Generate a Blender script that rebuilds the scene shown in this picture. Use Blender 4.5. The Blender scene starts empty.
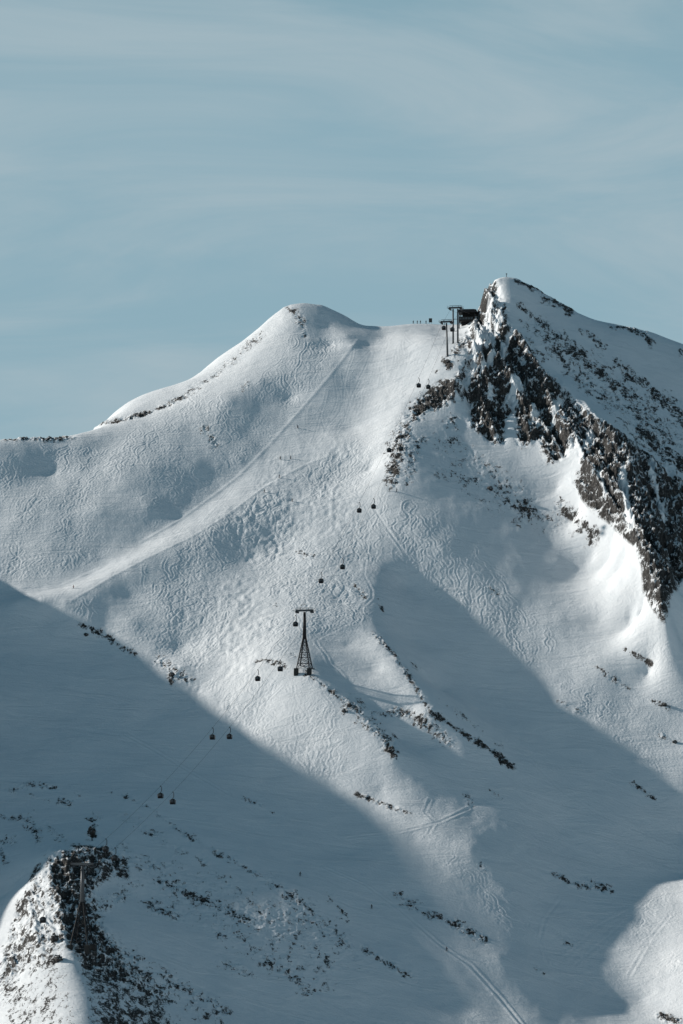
import bpy, bmesh, math, random
import numpy as np
from mathutils import Vector, Matrix

random.seed(7)
rng = np.random.default_rng(11)
C = bpy.context.scene.collection

# ------------------------------------------------------------------ camera model (metres, eye at the origin, looking along +Y)
W, H, F = 683, 1024, 3500.0
HOR = 780.0
PITCH = math.atan((HOR - H / 2) / F)
CP, SP = math.cos(PITCH), math.sin(PITCH)
SUN_EL, SUN_AZ = math.radians(22), math.radians(16)      # sun from the left, a little behind the mountain
L = np.array([-math.cos(SUN_EL) * math.cos(SUN_AZ), math.cos(SUN_EL) * math.sin(SUN_AZ), math.sin(SUN_EL)])

def ray(u, v):
    a, b = (u - W / 2) / F, (H / 2 - v) / F
    return np.array([a, CP - b * SP, SP + b * CP])

def at(u, v, Y):
    r = ray(u, v)
    return r * (Y / r[1])

def proj(x, y, z):
    dep = y * CP + z * SP
    return W / 2 + F * x / dep, H / 2 - F * (-y * SP + z * CP) / dep

def ybase(v):
    return 1017.0 / (0.63 - (HOR - v) / F)

def pt(u, v, d):
    return at(u, v, ybase(v) + d)

# ------------------------------------------------------------------ terrain: surveyed points and ridge lines
def line(pts, step=9.0):
    """ridge or edge line through (u, v, d) points, sampled every `step` pixels"""
    out = []
    for (a, b) in zip(pts[:-1], pts[1:]):
        n = max(1, int(math.hypot(a[0] - b[0], a[1] - b[1]) / step))
        for i in range(n):
            t = i / n
            out.append(tuple(a[k] + (b[k] - a[k]) * t for k in range(3)))
    out.append(pts[-1])
    return [pt(*p) for p in out]

def lineY(pts, step=9.0):
    """the same with the true distance as third value"""
    return line([(u, v, Y - ybase(v)) for (u, v, Y) in pts], step)

ctrl = []
crest = []
# left ridge and left summit
crest += lineY([(-80, 462, 1880), (-40, 449, 1884), (0, 440, 1889), (30, 437, 1892), (60, 437, 1897), (85, 432, 1905)])
inner = lineY([(85, 432, 1905), (110, 426, 1915), (150, 412, 1930), (178, 397, 1945), (215, 378, 1962), (245, 354, 1978), (262, 335, 1992), (275, 321, 2002), (290, 306, 2010)])
outer = lineY([(92, 430, 1938), (101, 425.5, 1955), (112, 418.5, 1972), (130, 408.5, 1985), (150, 402, 1990), (170, 399, 1994), (186, 388, 1999), (203, 371, 2003), (220, 357, 2006), (240, 344, 2009), (258, 329, 2010), (272, 316, 2010), (285, 307, 2010)])
ctrl += inner
crest += outer
crest += lineY([(290, 305, 2012), (305, 303, 2014), (322, 305, 2016), (345, 315, 2014), (362, 325, 2012), (380, 327, 2014), (400, 326, 2017), (425, 325, 2020), (440, 324.5, 2018), (456, 324.5, 2015), (471, 324, 2013)], 5)
# right summit
crest += lineY([(473, 321, 2013), (476, 312, 2013), (479, 303, 2012), (484, 296, 2011), (489, 287, 2010), (494, 280, 2009), (500, 278, 2008), (516, 279, 2008), (535, 288, 2009), (560, 304, 2010), (590, 318, 2011), (620, 326, 2012), (650, 332, 2016), (683, 345, 2020), (730, 368, 2028), (790, 400, 2040)])
ctrl += crest
ctrl += lineY([(78, 441, 1962), (60, 448, 1960), (88, 437, 1962)])
for i, p in enumerate(crest):                                # the far side falls away
    if i % 4 == 0:
        for (dy, dz) in ((35, 22), (90, 70), (180, 135), (400, 260)):
            ctrl.append(p + np.array([p[0] / p[1] * dy, dy, -dz]))
# spur of the right summit: its crest
ctrl += line([(497, 279, -91), (503, 300, -80), (508, 325, -68), (522, 350, -60), (545, 375, -53), (570, 400, -47), (595, 425, -56), (610, 450, -60), (625, 500, -56), (645, 550, -50), (662, 605, -36), (672, 640, -14)], 8)
ctrl += line([(440, 336, -40), (455, 335, -42), (465, 334, -44), (470, 333, -46)], 5)
ctrl += lineY([(446, 328, 2002), (456, 327.5, 2001), (465, 326, 2000), (471, 325, 1999)], 4)
ctrl += lineY([(456, 325.5, 2025), (464, 325.5, 2025), (471, 325, 2024), (478, 318, 2026), (484, 310, 2027)], 5)
# rocky rib left of the rock face
ctrl += line([(466, 352, -68), (455, 385, -56), (440, 400, -42), (418, 413, -38), (402, 432, -38), (395, 455, -36), (393, 482, -30)], 8)
# spur below the groomed slope that throws the big shadow
ctrl += line([(386, 565, -10), (381, 585, -12), (376, 605, -14), (372, 632, -18), (384, 643, -21), (397, 658, -23), (414, 684, -23), (430, 712, -20), (470, 738, -8), (512, 765, 4)], 7)
ctrl += line([(512, 765, 4), (525, 830, 6), (545, 900, 7), (570, 960, 5)], 14)
# knoll of the lattice tower and its ridge
ctrl += line([(256, 664, -19), (280, 664, -25), (303, 667, -29), (313, 675, -29), (350, 706, -26), (380, 733, -23), (396, 756, -20)], 7)
# lower left spur, crest line of its lit edge
ctrl += line([(98, 845, -66), (70, 847, -76), (52, 850, -84), (46, 864, -88), (47, 890, -94), (52, 920, -100), (62, 944, -104), (73, 952, -106), (75, 980, -110), (84, 1024, -116), (92, 1060, -120)], 6)
# edge of the bench lower left
ctrl += line([(118, 793, -26), (150, 812, -32), (190, 838, -39), (225, 858, -42), (250, 868, -43), (300, 893, -42)], 10)
# groomed run through the bowl: line of its lower edge and its middle
ctrl += line([(352, 345, -43), (330, 375, -32), (300, 410, -20), (262, 452, -10), (220, 490, -6), (180, 520, -4), (140, 543, -4), (105, 566, -3), (60, 588, -3), (10, 596, -2)], 16)
ctrl += line([(340, 440, -18), (300, 463, -14), (262, 487, -13), (225, 515, -12), (190, 535, -12), (150, 555, -12), (110, 575, -12), (66, 602, -11), (20, 601, -9)], 16)

flat = [
 # bowl on the left
 (0, 480, -16), (50, 470, -13), (100, 465, -16), (0, 520, -9), (50, 510, -12), (100, 510, -14), (150, 470, -17), (150, 505, -13), (0, 555, -4), (50, 550, -6),
 (110, 445, -16), (150, 438, -17), (200, 420, -20), (200, 465, -13), (230, 400, -27), (250, 430, -15), (260, 380, -30), (290, 350, -38), (290, 400, -19), (300, 325, -44), (330, 345, -37), (240, 460, -11),
 (-40, 500, -10), (-40, 560, -2), (-40, 610, -1), (325, 325, -41), (345, 335, -42),
 # bright slope under the saddle
 (370, 345, -36), (400, 345, -46), (430, 345, -58), (448, 352, -64), (360, 390, -25), (385, 390, -31), (410, 385, -41), (430, 380, -51), (400, 333, -34), (430, 334, -46), (385, 336, -32), (350, 430, -15), (375, 430, -25), (370, 470, -18), (330, 480, -12),
 (340, 520, -14), (370, 520, -17), (300, 520, -10), (280, 540, -6), (250, 560, -4), (320, 560, -15), (360, 560, -13),
 # below the run
 (90, 618, -5), (130, 595, -6), (170, 575, -8), (130, 622, -4), (170, 620, -3), (200, 590, -6), (215, 620, -4), (240, 600, -6), (270, 600, -12), (240, 640, -10), (210, 660, -4), (280, 640, -20), (310, 620, -19), (345, 600, -15), (180, 650, 5), (195, 690, 1),
 (180, 668, -3), (225, 700, -3), (270, 695, -15), (240, 730, -3), (300, 715, -18), (300, 750, -10), (345, 760, -14), (330, 790, -5), (380, 790, -8), (430, 820, -11), (470, 850, -10), (510, 890, -4),
 (330, 668, -22), (350, 645, -17), (345, 685, -20), (375, 670, -18), (395, 700, -17), (410, 712, -15), (370, 705, -18), (400, 740, -12), (430, 745, -7), (450, 790, -6), (480, 800, 0),
 # right of the spur, the deep shaded gully
 (405, 590, 2), (440, 596, 4), (410, 640, 2), (450, 650, 9), (440, 690, 6), (480, 640, 11), (520, 667, 16), (480, 710, 11), (520, 740, 14), (560, 760, 18), (560, 700, 18), (600, 732, 20), (640, 765, 23), (684, 792, 26), (560, 830, 18), (600, 830, 22), (640, 830, 31), (684, 835, 38), (684, 875, 36), (650, 875, 32), (620, 870, 27), (580, 880, 18),
 # lower right corner, lit again
 (615, 893, 22), (650, 905, 19), (684, 912, 14), (640, 940, 15), (684, 960, -1), (640, 1000, 9), (684, 1024, -6), (600, 930, 14), (600, 990, 7), (740, 960, -20), (740, 1024, -35), (740, 860, 14), (740, 780, 24),
 # big slope under the rock face
 (430, 450, -33), (470, 450, -27), (520, 480, -18), (556, 490, -13), (430, 500, -24), (470, 510, -18), (520, 530, -8), (440, 550, -13), (400, 520, -20), (480, 570, -5), (520, 590, 3), (560, 560, 3), (590, 560, 4), (575, 520, -6), (610, 560, -5), (624, 565, -18), (560, 620, 8), (600, 620, 9), (632, 620, 2), (645, 615, -6), (600, 670, 13), (650, 670, 12), (684, 650, 4), (684, 710, 19), (560, 660, 15), (740, 700, 12), (740, 640, -8), (480, 600, 4),
 # shaded far side of the right summit
 (560, 345, -52), (600, 350, -38), (620, 380, -25), (650, 400, -14), (684, 400, 2), (600, 400, -33), (650, 450, -18), (684, 450, -4), (632, 450, -34), (650, 500, -30), (684, 500, -6), (664, 550, -30), (684, 550, -9), (684, 600, -12), (740, 450, 20), (740, 550, 8), (740, 600, 0), (535, 320, -62), (560, 375, -42),
 # rock face of the right summit
 (474, 335, -60), (480, 320, -60), (485, 350, -66), (490, 380, -54), (500, 410, -37), (520, 430, -33), (550, 430, -36), (580, 450, -44), (470, 400, -42), (590, 480, -42), (490, 310, -62),
 # shaded slope lower left
 (150, 700, 1), (100, 680, 2), (100, 640, 4), (50, 650, 3), (0, 650, 2), (-40, 650, 0), (50, 620, -2), (200, 740, -4), (0, 730, -8), (80, 740, -9), (150, 765, -14), (220, 790, -16), (280, 830, -20), (350, 850, -10), (420, 900, -11), (500, 960, -14), (560, 1010, -7), (330, 880, -26), (380, 940, -26), (450, 1000, -22), (520, 1040, -22),
 (0, 790, -22), (60, 795, -26), (0, 840, -36), (30, 838, -44), (80, 830, -50), (-40, 740, -8), (-40, 800, -22), (-40, 850, -38),
 (150, 850, -50), (200, 875, -50), (150, 900, -64), (110, 885, -74), (120, 950, -86), (200, 940, -64), (260, 930, -54), (320, 940, -44), (170, 1000, -78), (250, 1010, -62), (350, 1010, -42), (130, 1020, -96), (90, 910, -88), (95, 975, -98), (140, 1060, -96), (260, 1060, -66), (400, 1060, -40), (600, 1060, -12),
 (20, 880, -66), (25, 910, -82), (0, 900, -58), (0, 950, -74), (30, 960, -94), (0, 1010, -88), (45, 1020, -106), (-40, 950, -60), (-40, 1020, -70), (40, 1070, -112), (-40, 1070, -78),
]
ctrl += [pt(*p) for p in flat]
# valley below, the slope the camera stands on, land beyond
for x in np.linspace(-900, 900, 7):
    for (y, z) in ((1240, -215), (950, -330), (600, -330), (300, -190), (120, -75), (20, -9), (-60, 12)):
        ctrl.append(np.array([x * (0.45 if y > 1000 else 1), y, z + rng.normal() * 4]))
    for (y, z) in ((2700, -280), (3600, -330), (5000, -360)):
        ctrl.append(np.array([x * 3.0, y, z]))
for (x, y, z) in ((700, 1500, -120), (700, 1800, 60), (700, 2050, 190), (420, 1500, -85), (420, 1750, 70), (-700, 1500, -110), (-700, 1800, 30), (-700, 2000, 120), (1500, 1700, -60), (1500, 2100, 80), (-1500, 1700, -60), (-1500, 2100, 60), (-420, 1900, 165), (-420, 2000, 150)):
    ctrl.append(np.array([x, y, z], float))

BETA = 1.12
class RBF:
    def __init__(self, P):
        P = np.array(P)
        key = np.round(P[:, :2] / 1.5).astype(int)
        _, idx = np.unique(key, axis=0, return_index=True)
        P = P[np.sort(idx)]
        self.c = P[:, :2].copy()
        n = len(P)
        R = np.hypot(self.c[:, None, 0] - self.c[None, :, 0], self.c[:, None, 1] - self.c[None, :, 1])
        A = np.zeros((n + 3, n + 3))
        A[:n, :n] = -(R / 100) ** BETA + np.eye(n) * 0.004
        Q = np.c_[np.ones(n), self.c / 1000]
        A[:n, n:] = Q; A[n:, :n] = Q.T
        self.w = np.linalg.solve(A, np.r_[P[:, 2], 0, 0, 0])
    def __call__(self, x, y):
        sh = x.shape; x = x.ravel(); y = y.ravel()
        out = np.empty(len(x)); n = len(self.c)
        for i in range(0, len(x), 8000):
            a, b = x[i:i + 8000], y[i:i + 8000]
            r2 = (a[:, None] - self.c[:, 0]) ** 2 + (b[:, None] - self.c[:, 1]) ** 2
            out[i:i + 8000] = -((r2 * 1e-4) ** (BETA / 2)) @ self.w[:n] + self.w[n] + (self.w[n + 1] * a + self.w[n + 2] * b) / 1000
        return out.reshape(sh)

def hit_rbf(f, u, v, y0=1330, y1=2060):
    r = ray(u, v)
    Y = np.arange(y0, y1, 1.0)
    p = r[None, :] * (Y / r[1])[:, None]
    k = np.argmax(f(p[:, 0], p[:, 1]) > p[:, 2])
    return p[k]

f0 = RBF(ctrl)
# the neighbouring ridge just outside the frame on the left: its crest is where the sun line over the shadow's edge passes
XO = -245.0
shadow_edge = [(4, 903), (24, 889), (44, 872), (54, 855), (2, 594), (30, 600), (62, 610), (120, 643), (180, 686), (220, 716), (260, 742), (300, 768), (340, 792), (380, 816), (412, 842), (440, 872), (470, 905), (505, 945), (545, 975), (590, 1002)]
oc = []
for (u, v) in shadow_edge:
    p = hit_rbf(f0, u, v)
    oc.append(p + L * ((XO - p[0]) / L[0]))
oc = sorted(oc, key=lambda q: q[1])
oc = [np.array([XO, 1385, -75.0])] + oc + [np.array([XO, 1840, 128.0]), np.array([XO, 1900, 135.0])]
for i, (a, b) in enumerate(zip(oc[:-1], oc[1:])):
    n = max(1, int((b[1] - a[1]) / 6))
    for k in range(n):
        q = a + (b - a) * k / n
        ctrl.append(q)
        if k % 3 == 0:
            ctrl.append(q + np.array([-45, 0, -30])); ctrl.append(q + np.array([-110, 0, -75]))
f = RBF(ctrl)
print('control points', len(f.c), [tuple(np.round(o, 0)) for o in oc])

# ------------------------------------------------------------------ grid: dense where the photograph looks, coarse outside
SUB = 7
def knots(lo, hi, step, outs_lo, outs_hi):
    k = list(np.arange(lo, hi + 0.01, step))
    return np.array(sorted(outs_lo) + k + sorted(outs_hi))
def grow(start, end, s, g=1.3):
    out = []; x = start
    while (x < end) if s > 0 else (x > end):
        x += s; s *= g; out.append(x)
    return out
XK = knots(-219, 219, 3.0, grow(-219, -2600, -5, 1.12), grow(219, 2600, 5, 1.2))
YK = knots(1380, 2067, 3.0, grow(1380, -120, -5, 1.15), grow(2067, 6000, 5, 1.22))
def fine(K, lo, hi):
    """index-space Catmull-Rom from knots to fine coordinates, subdivided only inside [lo, hi]"""
    t = []
    for i in range(len(K) - 1):
        if lo - 0.01 <= K[i] and K[i + 1] <= hi + 0.01:
            t += [i + j / SUB for j in range(SUB)]
        else:
            t.append(float(i))
    t.append(float(len(K) - 1)); t = np.array(t)
    M = np.zeros((len(t), len(K)))
    i = np.minimum(t.astype(int), len(K) - 2); s = t - i
    w = [(-s + 2 * s ** 2 - s ** 3) / 2, (2 - 5 * s ** 2 + 3 * s ** 3) / 2, (s + 4 * s ** 2 - 3 * s ** 3) / 2, (-s ** 2 + s ** 3) / 2]
    for k in range(4):
        np.add.at(M, (np.arange(len(t)), np.clip(i + k - 1, 0, len(K) - 1)), w[k])
    lin = np.zeros_like(M); lin[np.arange(len(t)), i] = 1 - s; np.add.at(lin, (np.arange(len(t)), i + 1), s)
    return M, lin @ K
MX, X = fine(XK, -219, 219)
MY, Y = fine(YK, 1380, 2067)
gx, gy = np.meshgrid(XK, YK)
ZK = f(gx, gy)
Z = MY @ ZK @ MX.T
GX, GY = np.meshgrid(X, Y)
print('grid', Z.shape)
ix0, ix1 = np.searchsorted(X, -218.9), np.searchsorted(X, 218.9)
iy0, iy1 = np.searchsorted(Y, 1380.1), np.searchsorted(Y, 2066.9)
DX = X[ix0 + 1] - X[ix0]; DY = Y[iy0 + 1] - Y[iy0]

def blur(a, n):
    for ax in (0, 1):
        for _ in range(2):
            c = np.cumsum(np.pad(a, [(n + 1, n) if k == ax else (0, 0) for k in (0, 1)], mode='edge'), axis=ax)
            a = (np.take(c, range(2 * n + 1, c.shape[ax]), ax) - np.take(c, range(0, c.shape[ax] - 2 * n - 1), ax)) / (2 * n + 1)
    return a

# ---- noise
def _hash(ix, iy, seed):
    h = (ix.astype(np.int64) * 374761393 + iy.astype(np.int64) * 668265263 + seed * 1442695041) & 0xffffffff
    h = ((h ^ (h >> 13)) * 1274126177) & 0xffffffff
    return ((h ^ (h >> 16)) & 0xffff) / 65536.0
def gnoise(x, y, seed=0):
    xi, yi = np.floor(x), np.floor(y); fx, fy = x - xi, y - yi
    ux, uy = fx * fx * fx * (fx * (fx * 6 - 15) + 10), fy * fy * fy * (fy * (fy * 6 - 15) + 10)
    def g(dx, dy):
        a = _hash(xi + dx, yi + dy, seed) * 2 * math.pi
        return np.cos(a) * (fx - dx) + np.sin(a) * (fy - dy)
    return ((g(0, 0) * (1 - ux) + g(1, 0) * ux) * (1 - uy) + (g(0, 1) * (1 - ux) + g(1, 1) * ux) * uy) * 1.5
def fbm(x, y, o=4, seed=0, gain=0.5, ridged=False):
    s = 0; a = 1
    for k in range(o):
        n = gnoise(x, y, seed + k * 17)
        s = s + a * ((1 - 2 * np.abs(n)) if ridged else n)
        a *= gain; x = x * 2.03 + 11.3; y = y * 2.03 + 5.7
    return s


# ------------------------------------------------------------------ where rock shows, where the snow is groomed or tracked (survey drawn on the visible side)
VV, UU = np.mgrid[0:H + 80, -40:W + 40].astype(np.float32)
snowg_ = None; rock = None
def stroke(m, pts, w, s):
    pts = [(p[0], p[1]) for p in pts]
    if m is rock and pts[0][1] > 590: s *= .90; w *= .85
    if len(pts) == 1: pts = pts + [(pts[0][0] + 0.1, pts[0][1])]
    x0 = max(int(min(p[0] for p in pts) - 2 * w) + 40, 0); x1 = int(max(p[0] for p in pts) + 2 * w) + 41
    y0 = max(int(min(p[1] for p in pts) - 2 * w), 0); y1 = int(max(p[1] for p in pts) + 2 * w) + 1
    u = UU[y0:y1, x0:x1]; v = VV[y0:y1, x0:x1]
    d = np.full(u.shape, 1e9, np.float32)
    wob = gnoise(u / 7.0, v / 4.0, 5) * .55 + gnoise(u / 2.7, v / 2.0, 6) * .4 + gnoise(u / 18.0, v / 12.0, 7) * .6
    d += 0
    for a, b in zip(pts[:-1], pts[1:]):
        ex, ey = b[0] - a[0], b[1] - a[1]
        t = np.clip(((u - a[0]) * ex + (v - a[1]) * ey) / (ex * ex + ey * ey + 1e-9), 0, 1)
        d = np.minimum(d, np.hypot(u - a[0] - t * ex, v - a[1] - t * ey))
    val = s * np.clip(1.18 - d / (w * 1.4) + wob * .75 * (0.25 if m is snowg_ else 1), 0, 1) ** .8
    m[y0:y1, x0:x1] = np.maximum(m[y0:y1, x0:x1], val)
def inside(pts):
    c = np.zeros(UU.shape, bool)
    for a, b in zip(pts, pts[1:] + pts[:1]):
        if a[1] == b[1]: continue
        cond = ((a[1] > VV) != (b[1] > VV)) & (UU < (b[0] - a[0]) * (VV - a[1]) / (b[1] - a[1]) + a[0])
        c ^= cond
    return c
def fill(m, pts, s, soft=2):
    a = blur(inside(pts).astype(np.float32) * s, soft)
    np.maximum(m, a, out=m)

rock = np.zeros(UU.shape, np.float32)
fill(rock, [(499, 276), (486, 282), (476, 300), (473, 316), (467, 338), (464, 362), (450, 384), (436, 398), (420, 412), (440, 405), (458, 398), (465, 402), (468, 425), (480, 434), (496, 447), (506, 443), (508, 418), (513, 414), (516, 445), (526, 449), (538, 441), (548, 466), (560, 462), (575, 450), (580, 468), (574, 488), (593, 511), (612, 523), (624, 535), (637, 546), (643, 566), (645, 592), (656, 611), (668, 624), (668, 600), (690, 570), (690, 484), (660, 462), (641, 447), (616, 428), (600, 418), (571, 394), (557, 378), (538, 361), (525, 336), (510, 324), (505, 305)], 0.485, 3)
fill(rock, [(512, 322), (545, 350), (575, 385), (605, 415), (645, 445), (690, 480), (690, 420), (640, 385), (600, 355), (560, 325), (530, 312)], 0.34, 5)
fill(rock, [(600, 421), (641, 449), (690, 484), (690, 560), (668, 600), (655, 560), (640, 520), (620, 480)], 0.49, 3)
fill(rock, [(50, 849), (98, 842), (130, 856), (112, 880), (93, 890), (100, 915), (112, 935), (127, 960), (165, 1000), (180, 1040), (92, 1040), (80, 985), (75, 953), (62, 945), (52, 920), (47, 890), (45, 866)], .60, 6)
fill(rock, [(52, 852), (90, 845), (84, 862), (78, 890), (84, 920), (96, 945), (120, 970), (135, 1040), (98, 1040), (84, 985), (78, 953), (64, 940), (54, 915), (50, 890), (49, 866)], .66, 4)
fill(rock, [(44, 862), (46, 890), (50, 920), (62, 945), (72, 980), (78, 1040), (10, 1040), (0, 1000), (0, 960), (14, 915), (28, 885)], .36, 3)
fill(rock, [(150, 850), (300, 900), (350, 960), (330, 1000), (240, 960), (180, 920), (140, 880)], .31, 10)
fill(rock, [(430, 425), (470, 440), (520, 480), (590, 520), (560, 540), (500, 520), (440, 480)], .26, 8)
face = np.zeros(UU.shape, np.float32); np.maximum(face, (rock > .45).astype(np.float32) * (UU > 350), out=face); np.maximum(face, .45 * (rock > .5) * (VV > 838) * (UU < 190), out=face); np.maximum(face, .25 * (rock > .3) * (VV > 850) * (UU < 80), out=face); face = blur(face, 3)
# snow that lies in the gullies and on the ledges of the face
snowg = np.zeros(UU.shape, np.float32)
for p, w, s in [([(510, 418), (510, 450)], 4, .9), ([(575, 452), (560, 478), (552, 500)], 7, .9), ([(500, 290), (490, 315), (478, 345)], 5, .5), ([(520, 378), (512, 400)], 5, .7),
                ([(560, 398), (552, 420)], 3, .5), ([(622, 466), (628, 505), (632, 530)], 3, .8), ([(498, 318), (488, 345)], 5, .45), ([(540, 400), (532, 425)], 3, .5), ([(495, 385), (488, 400)], 3, .5),
                ([(482, 330), (474, 360), (466, 385)], 4, .5), ([(590, 425), (584, 445)], 4, .6), ([(508, 335), (500, 352), (480, 372)], 3, .6), ([(650, 470), (664, 520)], 3, .5), ([(470, 378), (455, 398)], 4, .4),
                ([(468, 395), (466, 420)], 3, .7), ([(606, 500), (600, 470)], 2, .4)]:
    stroke(snowg, p, w, s)
rock -= snowg * (rock > 0)
for p, w, s in [
    ([(5, 440), (30, 438), (75, 438)], 2.5, .72), ([(100, 425), (150, 413)], 2.5, .7), ([(155, 410), (185, 396)], 3, .6), ([(190, 392), (215, 377)], 4, .42), ([(215, 375), (260, 336)], 4, .42), ([(290, 308), (300, 320)], 4, .48), ([(300, 322), (304, 336)], 3, .5),
    ([(213, 437), (214, 444)], 5, .58), ([(203, 428)], 4, .5), ([(246, 385)], 4, .45),
    ([(448, 388), (432, 402), (418, 413)], 8, .9), ([(403, 430), (397, 455), (393, 480)], 8, .6), ([(420, 443), (411, 465), (406, 480)], 6, .48), ([(444, 360), (449, 366)], 3, .85), ([(452, 355)], 3, .6), ([(436, 372)], 3, .5), ([(456, 352), (465, 338)], 5, .6),
    ([(372, 632), (384, 643), (397, 658), (414, 684), (430, 712)], 3.0, .62), ([(430, 712), (470, 738), (495, 752), (512, 765)], 3.5, .66), ([(395, 710), (425, 722), (450, 745)], 6, .5), ([(410, 660), (418, 668)], 3, .5),
    ([(306, 672), (330, 690), (350, 706)], 3.0, .62), ([(345, 700), (370, 722), (395, 750)], 8, .52), ([(386, 742), (394, 754)], 5, .6), ([(345, 712)], 3, .8), ([(330, 690), (380, 715), (430, 715)], 3, .5), ([(372, 715), (380, 735)], 4, .6),
    ([(255, 662), (264, 660), (285, 668)], 3.5, .62), ([(290, 655), (300, 660)], 3, .5), ([(155, 662), (172, 668), (188, 680)], 7, .55), ([(170, 675), (172, 682)], 4, .7), ([(80, 624), (105, 636), (135, 655)], 3, .6), ([(100, 632), (120, 645)], 4, .5),
    ([(300, 553), (315, 556)], 3, .55), ([(268, 604), (276, 605)], 2.5, .5), ([(300, 606), (310, 607)], 2.5, .55), ([(322, 613)], 2.5, .5), ([(355, 585), (365, 597)], 3, .5), ([(378, 600), (382, 610)], 3, .5),
    ([(356, 793), (372, 799), (410, 815)], 3, .62), ([(466, 794), (473, 805)], 3.5, .62), ([(495, 754), (508, 764)], 4, .75), ([(440, 700), (500, 745)], 3, .4), ([(490, 790), (500, 800)], 3, .5),
    ([(598, 668), (615, 680), (632, 690)], 3, .5), ([(652, 700), (668, 708)], 3, .5), ([(660, 733), (664, 737)], 3, .5), ([(625, 650), (650, 662)], 3, .4), ([(633, 785), (655, 800)], 3, .62), ([(560, 700), (580, 712)], 3, .45), ([(490, 590), (500, 596)], 3, .45),
    ([(395, 893), (420, 910), (450, 922), (484, 940)], 6, .6), ([(440, 918), (482, 938)], 5, .62), ([(366, 950), (385, 962), (408, 976)], 5, .62), ([(550, 871), (570, 882), (612, 892)], 3.5, .72), ([(590, 880), (612, 890)], 3, .6), ([(480, 866), (484, 872)], 2.5, .5), ([(563, 940), (575, 946)], 3, .55), ([(535, 968), (548, 974)], 3, .5), ([(660, 1015), (680, 1022)], 4, .8), ([(340, 935), (360, 965)], 6, .42), ([(330, 900), (345, 915)], 6, .42), ([(244, 797), (262, 806)], 4, .62), ([(262, 806), (274, 813)], 3, .5),
    ([(118, 793), (150, 810), (190, 838)], 3.2, .58), ([(190, 838), (225, 858), (290, 892)], 4, .56), ([(160, 880), (200, 900), (245, 917)], 4, .68), ([(150, 905), (175, 915)], 8, .6), ([(120, 815), (180, 850)], 8, .4), ([(200, 860), (240, 890)], 6, .44), ([(270, 880), (320, 920)], 8, .5), ([(300, 905), (350, 950)], 12, .45), ([(245, 917), (262, 935)], 6, .45), ([(165, 865), (178, 885)], 5, .5),
    ([(0, 818), (20, 818), (40, 830)], 4, .62), ([(30, 820), (38, 842)], 8, .66), ([(5, 842), (14, 840)], 5, .56), ([(10, 790), (30, 784), (55, 787)], 4, .62), ([(60, 800), (72, 806)], 5, .64), ([(62, 838)], 6, .6), ([(30, 795), (50, 800)], 3, .5), ([(80, 792)], 4, .5), ([(110, 792)], 4, .6), ([(75, 848), (98, 850), (125, 862)], 8, .8), ([(110, 870), (135, 885)], 9, .5), ([(120, 845), (160, 870)], 6, .45), ([(94, 850), (140, 868)], 9, .5), ([(95, 905), (125, 895)], 8, .5),
    ([(100, 950), (130, 968), (165, 992)], 16, .64), ([(160, 975), (190, 990), (225, 1012)], 7, .62), ([(225, 960), (250, 975)], 7, .5), ([(270, 960), (310, 990)], 7, .52), ([(190, 1000), (215, 1024)], 10, .5), ([(120, 1000), (170, 1030)], 12, .6),
    ([(50, 955), (54, 970)], 9, .6), ([(10, 945), (6, 952)], 4, .7), ([(45, 905), (25, 940), (5, 985)], 5, .52), ([(28, 895), (14, 930)], 5, .56), ([(40, 930), (38, 955)], 6, .52), ([(60, 985), (52, 1015)], 8, .5), ([(15, 960), (2, 985)], 5, .6), ([(0, 850), (5, 862)], 4, .6), ([(30, 880), (40, 866)], 4, .6), ([(30, 985), (20, 1015)], 6, .4),
    ([(490, 488), (494, 492)], 4, .6), ([(500, 495), (525, 515)], 9, .42), ([(518, 500), (530, 512)], 4, .55), ([(560, 503), (568, 514)], 5, .6), ([(572, 520), (590, 535)], 7, .42), ([(450, 425), (456, 420)], 6, .45), ([(440, 470), (470, 480)], 8, .34), ([(452, 440), (475, 455)], 5, .4),
    ([(558, 335), (574, 352), (597, 371), (630, 397)], 5, .58), ([(545, 335), (557, 352), (568, 368)], 4, .5), ([(581, 329), (590, 336), (604, 347)], 3.5, .56), ([(617, 361), (643, 384), (690, 430)], 5, .58), ([(627, 404), (645, 417), (663, 433)], 7, .55), ([(530, 284), (545, 292), (571, 311)], 4, .66), ([(516, 280), (530, 284)], 2.5, .6), ([(520, 305), (540, 322), (552, 330)], 3, .55), ([(612, 327), (622, 327), (640, 333)], 3, .6), ([(645, 334), (651, 342)], 4, .66), ([(545, 298), (552, 302)], 4, .66), ([(663, 400), (690, 420)], 6, .6), ([(640, 430), (690, 470)], 9, .62), ([(570, 372), (600, 400)], 5, .5), ([(600, 380), (640, 415)], 5, .5), ([(680, 350)], 3, .6), ([(530, 340), (545, 360)], 3, .5)]:
    stroke(rock, p, w, s)
for p, w, q in [([(92, 820), (92, 838)], 5, .72), ([(90, 812), (100, 818)], 4, .5), ([(60, 905), (70, 935)], 6, .7), ([(45, 822), (58, 838)], 5, .5)]: stroke(rock, p, w, q)
rock = np.clip(rock, 0, 1)

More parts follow.
